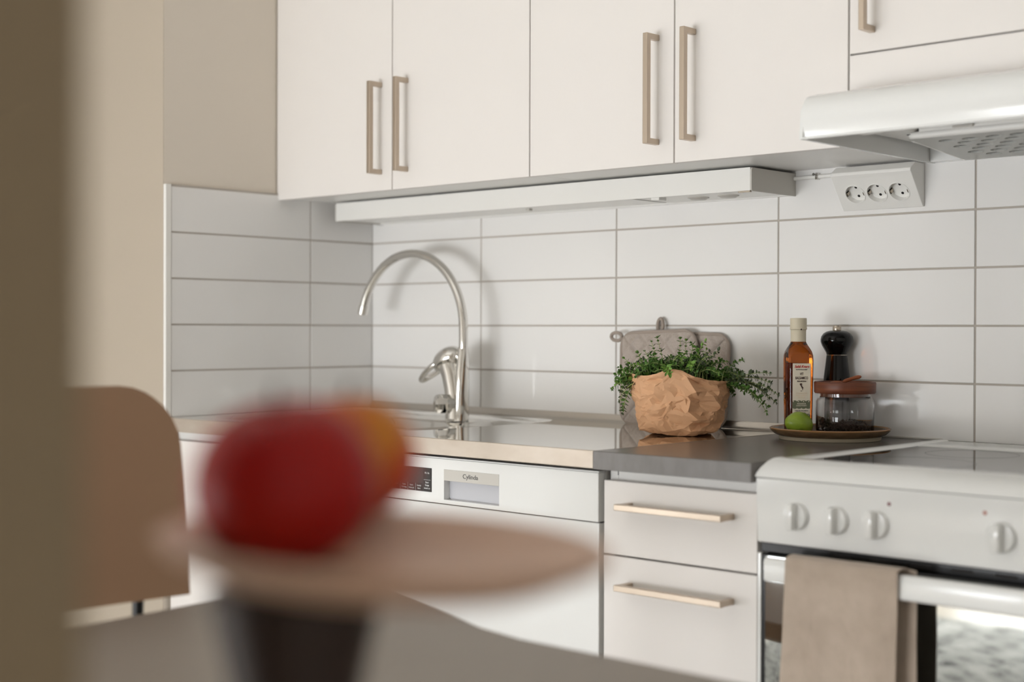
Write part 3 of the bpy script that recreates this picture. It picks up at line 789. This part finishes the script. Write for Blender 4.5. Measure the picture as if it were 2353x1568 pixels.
t = thing('thyme_plant', 'green thyme plant spilling over the brown paper bag', 'plant', pc + Vector((0, 0, .004)))
c = new(); lathe(c, [(0, .004), (.045, .004), (.055, .078), (.0, .082)], (pc.x, pc.y, .9), 28); obj('root_ball', c, M_soil, t, smooth=40)
rnd = random.Random(7)
rx = Vector((rt.x, rt.y, 0)).normalized(); fx = Vector((fw.x, fw.y, 0)).normalized()    # picture right / away
def leaf(bm, p, d, n, L, W):
    s = d.cross(n).normalized(); n = s.cross(d).normalized()
    a = p; b1 = p + d * L * .35 + s * W * .5 + n * W * .12; b2 = p + d * L * .35 - s * W * .5 + n * W * .12
    c1 = p + d * L * .72 + s * W * .36 + n * W * .05; c2 = p + d * L * .72 - s * W * .36 + n * W * .05
    m1 = p + d * L * .38 - n * W * .08; m2 = p + d * L * .74 - n * W * .12; e = p + d * L - n * W * .25
    v = [bm.verts.new(q) for q in (a, b1, b2, c1, c2, m1, m2, e)]
    for f in ((0, 5, 1), (0, 2, 5), (1, 5, 6, 3), (5, 2, 4, 6), (3, 6, 7), (6, 4, 7)): bm.faces.new([v[i] for i in f])
def sprig(start, dirv, L, droop, dens, lm, name='sprig', curl=0.):
    N = 14; P = [Vector(start)]; d = Vector(dirv).normalized()
    wob = Vector((rnd.uniform(-1, 1), rnd.uniform(-1, 1), rnd.uniform(-.4, .4)))
    for i in range(N):
        d = (d + Vector((0, 0, -droop)) * (1 / N) + wob * (.9 / N) * math.sin(i * .9 + wob.x * 4)).normalized()
        q = P[-1] + d * L / N
        q.y = min(q.y, -.022); q.z = max(q.z, .905)
        rl = q - pc
        if rl.dot(fx) < -.045 and abs(rl.dot(rx)) < .085 and rl.z < .118: q.z = pc.z + .118
        P.append(q)
    s_ = new(); tube(s_, P, [.0010 - .0005 * i / N for i in range(N + 1)], 5, cap=False)
    so = obj(name, s_, M_stem, t)
    lf = new()
    M_ = max(3, int(L / dens))
    for k_ in range(M_):
        u = min(.999, max(.05, .12 + .88 * (k_ + rnd.uniform(-.3, .3)) / (M_ - 1)))
        i = min(N - 1, int(u * N)); f = u * N - i; p = P[i].lerp(P[i + 1], f) if i < N else P[-1]
        dd = (P[i + 1] - P[i]).normalized()
        o_ = dd.orthogonal().normalized(); a = k_ * 1.57 + rnd.uniform(-.4, .4)
        side_ = Matrix.Rotation(a, 3, dd) @ o_
        sz = rnd.uniform(.0085, .0155) * (1 - .35 * u)
        for s2 in (1, -1):
            ld = (side_ * s2 + dd * rnd.uniform(.35, .9)).normalized()
            leaf(lf, p, ld, (dd + Vector((0, 0, .8))).normalized(), sz * rnd.uniform(.75, 1.15), sz * .62)
        if rnd.random() < .3:
            ld = (dd + side_ * .5).normalized(); leaf(lf, p, ld, Vector((0, 0, 1)), sz * .7, sz * .4)
    ld = (P[-1] - P[-2]).normalized()
    for a in range(3): leaf(lf, P[-1], (ld + Matrix.Rotation(a * 2.1, 3, ld) @ ld.orthogonal().normalized() * .5).normalized(), Vector((0, 0, 1)), .006, .003)
    lo = obj('leaves', lf, lm, so); lo['kind'] = 'stuff'
for i in range(268):
    a = rnd.uniform(0, 2 * PI); r0_ = .07 * math.sqrt(rnd.random())
    s0 = pc + rx * r0_ * math.cos(a) * 1.1 + fx * r0_ * math.sin(a) + Vector((0, 0, .097))
    lat = rnd.gauss(.12, .5) + r0_ * math.cos(a) * 9
    dv = rx * lat + fx * rnd.gauss(.04, .34) + Vector((0, 0, rnd.uniform(.45, 1.2)))
    L = rnd.uniform(.030, .072)
    sprig(s0, dv, L, rnd.uniform(.7, 2.2), .0064, rnd.choice((M_leaf, M_leaf, M_leaf, M_leaf2, M_leaf3)))
for u, L, dr_, up_ in ((1, .125, 1.8, .75), (1, .145, 1.7, .55), (1, .13, 2.2, .5), (1, .12, 1.3, .85), (1, .115, .9, .8), (1, .10, 2.4, .4), (1, .135, 1.35, .5), (1, .12, 1.6, .35), (1, .11, 1.9, .62),
                       (-1, .095, 3.2, .45), (-1, .10, 3.9, .5), (-1, .085, 2.4, .5), (-1, .075, 2.0, .8)):
    s0 = pc + rx * u * (.068 if u > 0 else .062) + fx * rnd.uniform(-.05, .02) + Vector((0, 0, .098 if u < 0 else .09))
    L *= .84; dr_ *= .9
    sprig(s0, rx * u * 1.0 + fx * rnd.uniform(-.35, .15) + Vector((0, 0, up_)), L, dr_, .0066, M_leaf3 if rnd.random() < .5 else M_leaf)
for lat, L in ((-.42, .085), (-.30, .092), (-.05, .088), (.08, .085), (-.62, .07), (.45, .07)):     # upright tips
    s0 = pc + rx * lat * .075 + fx * rnd.uniform(-.03, .03) + Vector((0, 0, .09))
    sprig(s0, rx * lat * .55 + Vector((0, 0, 1)), L, .35, .0068, rnd.choice((M_leaf, M_leaf2)))

# ================================================================== STONEWARE PLATE AND WHAT STANDS ON IT
pl = Vector((1.374, -.124, .9))
t = thing('stoneware_plate', 'shallow brown stoneware plate on the dark worktop by the tiles', 'plate', pl)
c = new(); lathe(c, [(.0, .007), (.078, .007), (.088, .0095), (.100, .0185), (.1045, .0205), (.1065, .0195), (.1058, .0165), (.0985, .0100), (.0905, .0065), (.088, .0055), (.084, .0045)], pl, 72); obj('dish', c, M_cer, t, smooth=50)
c = new(); lathe(c, [(.0905, .0066), (.0892, .0005), (.085, .0002), (.0815, .0025), (.0, .0045)], pl, 72); obj('foot_ring', c, M_cerf, t, smooth=40, label='pale unglazed foot')
c = new(); lathe(c, [(.1008, .0190), (.1045, .0212), (.1070, .0200), (.1060, .0180)], pl, 72); obj('rim', c, M_rim, t, smooth=50, label='orange-brown glazed rim')
PZ = .9075
def at_px(px, depth):
    """floor position at image column px and distance along the view axis"""
    q = CAM + fw * depth + rt * ((px - 1176.5) / F_PX * depth); return q.x, q.y
# jar
jx, jy = at_px(1942, 2.60)
J = Vector((jx, jy, PZ))
t = thing('spice_jar', 'low round glass jar with wooden lid on the stoneware plate', 'jar', J)
c = new(); ro = .0518
lathe(c, [(0, 0), (.046, .0), (.0505, .003), (ro, .010), (ro, .060), (.0495, .0655), (.0455, .0685), (.0455, .0755), (.0435, .0755), (.0435, .067), (.0475, .0640), (.0497, .0590), (.0497, .010), (.047, .0065), (0, .006)], J, 72)
gj = obj('glass', c, M_glass, t, smooth=40)
c = new(); lathe(c, [(0, .0745), (.053, .0745), (.0547, .0765), (.0550, .0935), (.0538, .0955), (.0490, .0955), (.0475, .0925), (.0, .0920)], J, 72); ld_ = obj('lid', c, M_wood, t, smooth=40, label='dark oiled wooden lid')
c = new(); lathe(c, [(0, .0672), (.042, .0672), (.042, .0745)], J, 48); obj('lid_plug', c, M_wood, ld_, smooth=40)
# contents
t2 = thing('peppercorns', 'dark dried peppercorns lying in the glass jar', 'spice', J + Vector((0, 0, .0068)))
rnd2 = random.Random(3); sp_ = new()
for k_ in range(420):
    a = rnd2.uniform(0, 2 * PI); r_ = .0455 * math.sqrt(rnd2.random()); h_ = .0030 + rnd2.random() * (.006 + .010 * (0.5 + .5 * math.cos(a - 3.6)) * r_ / .0455)
    q = new(); bmesh.ops.create_icosphere(q, subdivisions=1, radius=rnd2.uniform(.0020, .0031))
    for v in q.verts: v.co *= rnd2.uniform(.8, 1.1)
    merge(sp_, q, Matrix.Translation(J + Vector((r_ * math.cos(a), r_ * math.sin(a), .0068 + h_))))
po = obj('peppercorn_heap', sp_, M_pepper, t2); po['kind'] = 'stuff'
# spoon on the lid
t3 = thing('wooden_spoon', 'small wooden spoon resting in the dished lid of the spice jar', 'spoon', J + Vector((0, 0, .0925)))
c = new()
d0 = J + Vector((0, 0, .0945)) - rx * .004; d1 = J + rx * .030 + fx * .004 + Vector((0, 0, .1045))
ell_p = [d0.lerp(d1, i / 8) + Vector((0, 0, .0012 * math.sin(i / 8 * PI))) for i in range(9)]
tube(c, ell_p, [.0022, .0034, .0036, .0032, .003, .0032, .0036, .0036, .002], 10)
obj('spoon_handle', c, M_spoon, t3, smooth=60)
c = new(); tt = new(); bmesh.ops.create_uvsphere(tt, u_segments=18, v_segments=10, radius=1)
merge(c, tt, Matrix.Translation(d0 - rx * .011 - Vector((0, 0, .0005))) @ Matrix.Diagonal((.012, .0085, .0026, 1))); obj('spoon_bowl', c, M_spoon, t3, smooth=60)
# pepper mill
mx, my = at_px(1923, 2.676)
Mp = Vector((mx, my, PZ))
t = thing('pepper_mill', 'tall black pepper mill behind the glass jar', 'pepper mill', Mp)
c = new(); lathe(c, [(0, 0), (.0255, 0), (.0268, .002), (.0268, .012), (.0255, .014), (.0245, .064), (.0248, .069), (.0, .069)], Mp, 48); obj('grinder_base', c, M_millg, t, smooth=35, label='steel grinder base')
c = new(); lathe(c, [(.0248, .0692), (.0252, .071), (.0250, .085), (.0238, .102), (.0212, .122), (.0190, .1415), (.0, .1415)], Mp, 48); obj('neck', c, M_millb, t, smooth=50)
c = new(); lathe(c, [(.0, .1416), (.0190, .1416), (.0192, .1428), (.0, .1428)], Mp, 48); obj('ring', c, M_sil, t, label='thin steel ring')
c = new(); pr = [(0, .1429), (.0188, .1429), (.0200, .147), (.0235, .1530), (.0275, .1600), (.0297, .1665), (.0299, .1710), (.0287, .1765), (.0250, .1820), (.0195, .1855), (.012, .1875), (0, .188)]; lathe(c, pr, Mp, 56); obj('head', c, M_millb, t, smooth=60)
c = new(); lathe(c, [(.0072, .1865), (.0078, .188), (.0078, .1955), (.0070, .197), (0, .197)], Mp, 28); obj('top_nut', c, M_sil, t, smooth=35, label='steel top nut')
# vinegar bottle (square section, turned towards the camera)
bx_, by_ = at_px(1834.5, 2.625)
Bt = Vector((bx_, by_, PZ))
ang = math.atan2(rt.y, rt.x) + math.radians(4)
t = thing('vinegar_bottle', 'tall square bottle of amber vinegar with cream cap and paper label', 'bottle', Bt)
def sqring(tt, r, rc, z, n=6):
    P = rrect(-r, r, -r, r, min(rc, r * .999), n)
    return [tt.verts.new((p[0], p[1], z)) for p in P]
def sqsweep(secs):
    tt = new(); R_ = [sqring(tt, *s) for s in secs]
    for a, b_ in zip(R_, R_[1:]):
        n = len(a)
        for i in range(n): tt.faces.new((a[i], a[(i + 1) % n], b_[(i + 1) % n], b_[i]))
    tt.faces.new(R_[0][::-1]); tt.faces.new(R_[-1])
    bmesh.ops.recalc_face_normals(tt, faces=tt.faces)
    return tt
BM = Matrix.Translation(Bt) @ Matrix.Rotation(ang, 4, 'Z')
c = merge(new(), sqsweep([(.0195, .006, 0), (.0212, .006, .0018), (.0215, .006, .01), (.0228, .006, .10), (.0232, .0065, .133), (.0230, .008, .1425), (.0220, .012, .1495), (.0199, .0165, .1555), (.0172, .0165, .1605), (.0147, .0146, .1648), (.0132, .0131, .169), (.0130, .0129, .185)]), BM)
obj('glass_body', c, M_amber, t, smooth=45, label='amber glass full of vinegar')
c = new(); lathe(c, [(.0138, .1655), (.0140, .189), (.0136, .190), (0, .190)], Bt, 40); sl_ = obj('neck_sleeve', c, M_seal, t, smooth=40)
c = new(); lathe(c, [(.0141, .1885), (.0155, .1895), (.0153, .1925), (.0149, .1935), (.0152, .1965), (.0148, .1985), (.0152, .2015), (.0149, .2035), (.0151, .2075), (.0146, .2100), (.0, .2104)], Bt, 40); obj('cap', c, M_seal, t, smooth=35)
c = new(); lathe(c, [(0, 0), (.0016, .0), (.0, .0006)], (0, 0, 0), 8)
bmesh.ops.transform(c, matrix=BM @ Matrix.Translation((.001, -.0153, .1895)) @ FRONT, verts=c.verts); obj('drip', c, M_dink, sl_)
# label, slightly proud of the front face, following its taper
def lab_y(z): return -(.0215 + (.0228 - .0215) * (z - .01) / .09) - .0005 if z < .10 else -(.0228 + .0004 * (z - .1) / .028) - .0005
def on_label(bm_):
    for v in bm_.verts: v.co.y += lab_y(v.co.z)
    bmesh.ops.transform(bm_, matrix=BM, verts=bm_.verts); return bm_
c = new(); lw = .0164
zs = [.016 + i * .0112 for i in range(11)]
L_ = [(c.verts.new((-lw, 0, z)), c.verts.new((lw, 0, z)), c.verts.new((lw, .0004, z)), c.verts.new((-lw, .0004, z))) for z in zs]
for a, b_ in zip(L_, L_[1:]):
    for i in range(4): c.faces.new((a[i], a[(i + 1) % 4], b_[(i + 1) % 4], b_[i]))
c.faces.new(L_[0][::-1]); c.faces.new(L_[-1]); bmesh.ops.recalc_face_normals(c, faces=c.faces)
ZL1 = zs[-1]
c2_ = new(); bb_ = [(.0178, .018), (.0178, .122)]
for z0_, z1_ in zip(zs, zs[1:]): box(c2_, -.0198, .0198, -lab_y(z0_) - .0002, -lab_y(z0_) + .0002, z0_, z1_)
bmesh.ops.transform(c2_, matrix=BM, verts=c2_.verts); obj('rear_label', c2_, M_label, t, label='rear paper label')
lb = obj('paper_label', on_label(c), M_label, t, label='cream paper label')
def ink(items, m, name, labl=None):
    c_ = new()
    for s, z, size, width, sh, off in items:
        text(c_, s, size, Matrix.Translation((0, -.0003, z)) @ FRONT, width=width, shear=sh, off=off, thick=.0001)
    obj(name, on_label(c_), m, lb, label=labl)
zt = ZL1
ink([('Saltå Kvarn', zt - .0058, .0066, .0275, .35, .00016)], M_red, 'lettering', 'red script lettering')
ink([('ALLTID EKOLOGISKT', zt - .0113, .0030, .0212, 0, .00004)], M_ink, 'lettering', 'grey small capitals')
ink([('VIT', zt - .0192, .0068, .0066, 0, .0001), ('BALSAMICO', zt - .0266, .0068, .0230, 0, .0001), ('FRÅN MODENA', zt - .0325, .0034, .0168, 0, .00006)], M_dink, 'lettering', 'dark brown capitals')
ink([('S T R O K K E D', zt - .0540, .0026, .0200, 0, 0), ('B A L S A M I C', zt - .0580, .0026, .0190, 0, 0), ('A C E T O', zt - .0620, .0026, .013, 0, 0)], M_gold, 'lettering', 'faint gold lettering')
ink([('CASA DEL BALSAMICO', zt - .0857, .0031, .0240, 0, .00003), ('MODENESE SRL', zt - .0897, .0031, .0165, 0, .00003)], M_ink, 'lettering', 'grey capitals near the foot')
# little boot-shaped map
boot = [(-.0042, .0062), (-.0020, .0075), (.0008, .0070), (.0010, .0052), (-.0002, .0040), (.0008, .0018), (.0026, -.0008), (.0042, -.0022), (.0036, -.0030), (.0026, -.0026), (.0024, -.0056), (.0014, -.0068), (.0012, -.0034), (-.0004, -.0012), (-.0020, .0022), (-.0036, .0040)]
c = new(); prism(c, [(p[0] * .86, p[1] * .86 + zt - .0423) for p in boot], 'y', -.0006, -.0001)
prism(c, [(-.0010 + p * .0015, zt - .0498 + q * .0009) for p, q in ((-1, 0), (1, .8), (.9, -.8))], 'y', -.0006, -.0001)
obj('map_motif', on_label(c), M_dink, lb)
def band(ztop, zbot):
    c_ = new(); n = 4; poly = []
    for i in range(n):
        for j in range(7):
            a = PI - PI * j / 6; poly.append((-lw + (i + .5) * 2 * lw / n + lw / n * math.cos(a), ztop - .0026 + .0026 * math.sin(a)))
    for i in range(n - 1, -1, -1):
        for j in range(1, 7):
            a = PI * j / 6; poly.append((-lw + (i + .5) * 2 * lw / n + lw / n * math.cos(a), zbot + .0022 - .0022 * math.sin(a)))
    prism(c_, [(p[0], p[1]) for p in poly], 'y', -.00045, -.0001); return c_
obj('scalloped_band', on_label(band(zt - .0668, zt - .0822)), M_olive, lb, label='olive scalloped band')
obj('scalloped_band', on_label(band(zt - .0915, zt - .106)), M_olive, lb, label='olive scalloped band')
c = new()
for z, s in ((zt - .0730, 'PRODUKTEN ÄR'), (zt - .0765, 'LAGRAD PÅ EKFAT')):
    text(c, s, .0034, Matrix.Translation((0, -.0006, z)) @ FRONT, width=.0160 if z > zt - .075 else .0195, off=.00006, thick=.0001)
for i in range(4):
    for zz in (zt - .0690, zt - .0937):
        lathe(c, [(0, .0006), (.0010, .0006), (.0010, .0002)], (-lw + (i + .05 + .3 * i * .0) * 2 * lw / 4 + .001 + i * .0012, 0, zz), 10, 'y')
obj('lettering', on_label(c), M_label, lb, label='cream lettering on the band')
# lime
lx_, ly_ = at_px(1837, 2.562)
c = new(); tt = new(); bmesh.ops.create_uvsphere(tt, u_segments=40, v_segments=24, radius=1)
for v in tt.verts:
    x = v.co.x
    k_ = math.exp(-((1 - abs(x)) / .12) ** 2) * .10
    v.co.x += math.copysign(k_, x) if abs(x) > .6 else 0
    v.co *= 1 + .02 * noise.noise(v.co * 1.5)
merge(c, tt, Matrix.Translation((lx_, ly_, PZ + .0212)) @ Matrix.Rotation(ang + .35, 4, 'Z') @ Matrix.Rotation(math.radians(12), 4, 'Y') @ Matrix.Diagonal((.0252, .0218, .0216, 1)))
t = thing('lime', 'green lime in front of the vinegar bottle on the plate', 'lime', (lx_, ly_, PZ))
obj('fruit', c, M_lime, t, smooth=60)
c = new(); tt = new(); lathe(tt, [(0, .0), (.0022, 0), (.0016, .0012), (0, .0010)], (0, 0, 0), 12)
merge(c, tt, Matrix.Translation((lx_, ly_, PZ + .0202)) @ Matrix.Rotation(ang + .35, 4, 'Z') @ Matrix.Rotation(math.radians(102), 4, 'Y') @ Matrix.Translation((0, 0, .0272))); obj('stem_end', c, M_stem, t)

# ================================================================== DINING TABLE, FRUIT STAND, CHAIR
t = thing('dining_table', 'greige dining table in the blurred foreground', 'table', (1.9, -1.7, 0))
top = [(1.125, -1.075), (1.14, -1.062), (1.17, -1.062), (1.30, -1.100), (1.43, -1.140), (1.52, -1.172), (1.60, -1.187), (1.80, -1.186), (2.75, -1.186), (2.78, -1.2), (2.78, -1.78), (2.75, -1.81), (2.45, -2.12), (2.30, -2.135), (1.94, -2.145), (1.30, -2.145), (1.245, -2.13), (1.235, -2.10)]
c = new(); prism(c, top, 'z', .712, .74, .003); obj('table_top', c, M_table, t)
for lx0, ly0 in ((1.33, -1.28), (2.62, -1.28), (1.40, -2.03), (2.36, -2.03)):
    c = new(); tube(c, [(lx0, ly0, .009), (lx0, ly0, .712)], [.013, .028], 16); obj('leg', c, M_base, t, smooth=40)

fs = CAM + fw * .66 + rt * ((890 - 1176.5) / F_PX * .66) + up * (-(1240 - 784) / F_PX * .66)
stc = CAM + fw * .66 + rt * ((682 - 1176.5) / F_PX * .66)
t = thing('fruit_stand', 'pink-beige fruit dish on a dark turned pedestal, blurred in the foreground', 'fruit stand', (stc.x, stc.y, .74))
zr = fs.z
c = new(); tt = new()
lathe(tt, [(0, -.0125), (.05, -.0135), (.080, -.0085), (.0985, .0), (.1015, .0012), (.1035, -.0005), (.1000, -.0065), (.078, -.0165), (.045, -.0215), (0, -.0215)], (0, 0, 0), 64)
merge(c, tt, Matrix.Translation((fs.x, fs.y, zr)) @ Matrix.Rotation(math.radians(3.0), 4, fw))
obj('dish', c, M_plate, t, smooth=50)
c = new(); lathe(c, [(0, 0), (.075, 0), (.075, .008), (.04, .02), (.026, .05), (.026, .12), (.030, .19), (.040, zr - .74 - .0235), (.0, zr - .74 - .0215)], (stc.x, stc.y, .74), 40); obj('pedestal', c, M_base, t, smooth=50, label='dark turned wooden pedestal')
def apple(px_, py_, depth, r, m, label, rz=0., tilt=0.):
    q = CAM + fw * depth + rt * ((px_ - 1176.5) / F_PX * depth) + up * (-(py_ - 784) / F_PX * depth)
    t_ = thing('apple', label, 'apple', q - Vector((0, 0, r * .9)), 'apples on the fruit stand')
    c_ = new(); tt_ = new(); pr_ = []
    for i in range(29):
        a = PI * i / 28
        rr_ = math.sin(a) * (1 + .05 * math.cos(a)); hh = -math.cos(a) * .93
        if a > 2.3: hh -= .24 * ((a - 2.3) / (PI - 2.3)) ** 2
        if a < .5: hh += .10 * (1 - a / .5) ** 2
        pr_.append((max(0, rr_) * r, hh * r))
    pr_[0] = (0, pr_[0][1]); pr_[-1] = (0, pr_[-1][1])
    lathe(tt_, pr_, (0, 0, 0), 48)
    Mx = Matrix.Translation(q) @ Matrix.Rotation(rz, 4, 'Z') @ Matrix.Rotation(tilt, 4, 'X')
    merge(c_, tt_, Mx); obj('fruit', c_, m, t_, smooth=60)
    c_ = new(); tube(c_, [(0, 0, r * .66), (.001, 0, r * .85), (.003, 0, r * 1.06)], [.0012, .0011, .0016], 8); bmesh.ops.transform(c_, matrix=Mx, verts=c_.verts); obj('stem', c_, M_base, t_)
    return t_
apple(655, 1106, .655, .0425, M_apple, 'dark red blurred apple at the front of the fruit stand', .3, .25)
apple(800, 1048, .735, .0355, M_apple2, 'red and yellow blurred apple behind the dark red one', 1.2, -.2)

t = thing('dining_chair', 'brown curved-back chair behind the blurred table, left of the apples', 'chair', (.88, -1.58, 0))
c = new()
# backrest: rounded shell panel at x ~ 1.13, y -1.33..-1.80, slightly curved
NYc, NZc = 24, 14; tt = new(); G = []
P_ = []
y0c, y1c, z0c, z1c = -1.82, -1.318, .749, 1.022
def bk(u, v):
    hy, hz = (y1c - y0c) / 2, (z1c - z0c) / 2; rr_ = .085
    y_, z_ = u * hy, v * hz
    ay, az = abs(y_) - (hy - rr_), abs(z_) - (hz - rr_)
    if v > 0 and ay > 0 and az > 0:
        L_2 = math.hypot(ay, az); m2 = max(ay, az); k_2 = m2 / L_2 if L_2 else 1
        y_ = math.copysign(hy - rr_ + ay * k_2, y_); z_ = math.copysign(hz - rr_ + az * k_2, z_)
    yy = (y0c + y1c) / 2 + y_; zz = (z0c + z1c) / 2 + z_
    return Vector((1.122 + .012 * u * u - .03 * (v + 1) / 2, yy, zz))
for i in range(NYc + 1): G.append([tt.verts.new(bk(i / NYc * 2 - 1, j / NZc * 2 - 1)) for j in range(NZc + 1)])
for i in range(NYc):
    for j in range(NZc): tt.faces.new((G[i][j], G[i + 1][j], G[i + 1][j + 1], G[i][j + 1]))
bmesh.ops.recalc_face_normals(tt, faces=tt.faces); bmesh.ops.solidify(tt, geom=tt.faces[:], thickness=.022)
obj('backrest', tt, M_chair, t, smooth=60)
c = new(); prism(c, rrect(.63, 1.085, -1.80, -1.36, .06), 'z', .44, .48, .008); obj('seat', c, M_chair, t)
for yy in (-1.372, -1.775):
    c = new(); tube(c, [(1.13, yy, .0105), (1.075, yy, .44), (1.092, yy, .62), (1.098, yy, .80), (1.094, yy, .86)], .0075, 10); obj('rear_leg', c, M_metalb, t, smooth=40)
    c = new(); tube(c, [(.62, yy, .0105), (.67, yy, .44)], .0085, 10); obj('leg', c, M_metalb, t, smooth=40)

# rug reflected in the oven door
c = new(); prism(c, rrect(-.2, 2.75, -3.9, -1.0, .02), 'z', .0005, .009); tag(obj('rug', c, M_rug, loc=(.9, -2.4, 0)), 'black and white patterned rug mirrored in the oven door', 'rug')
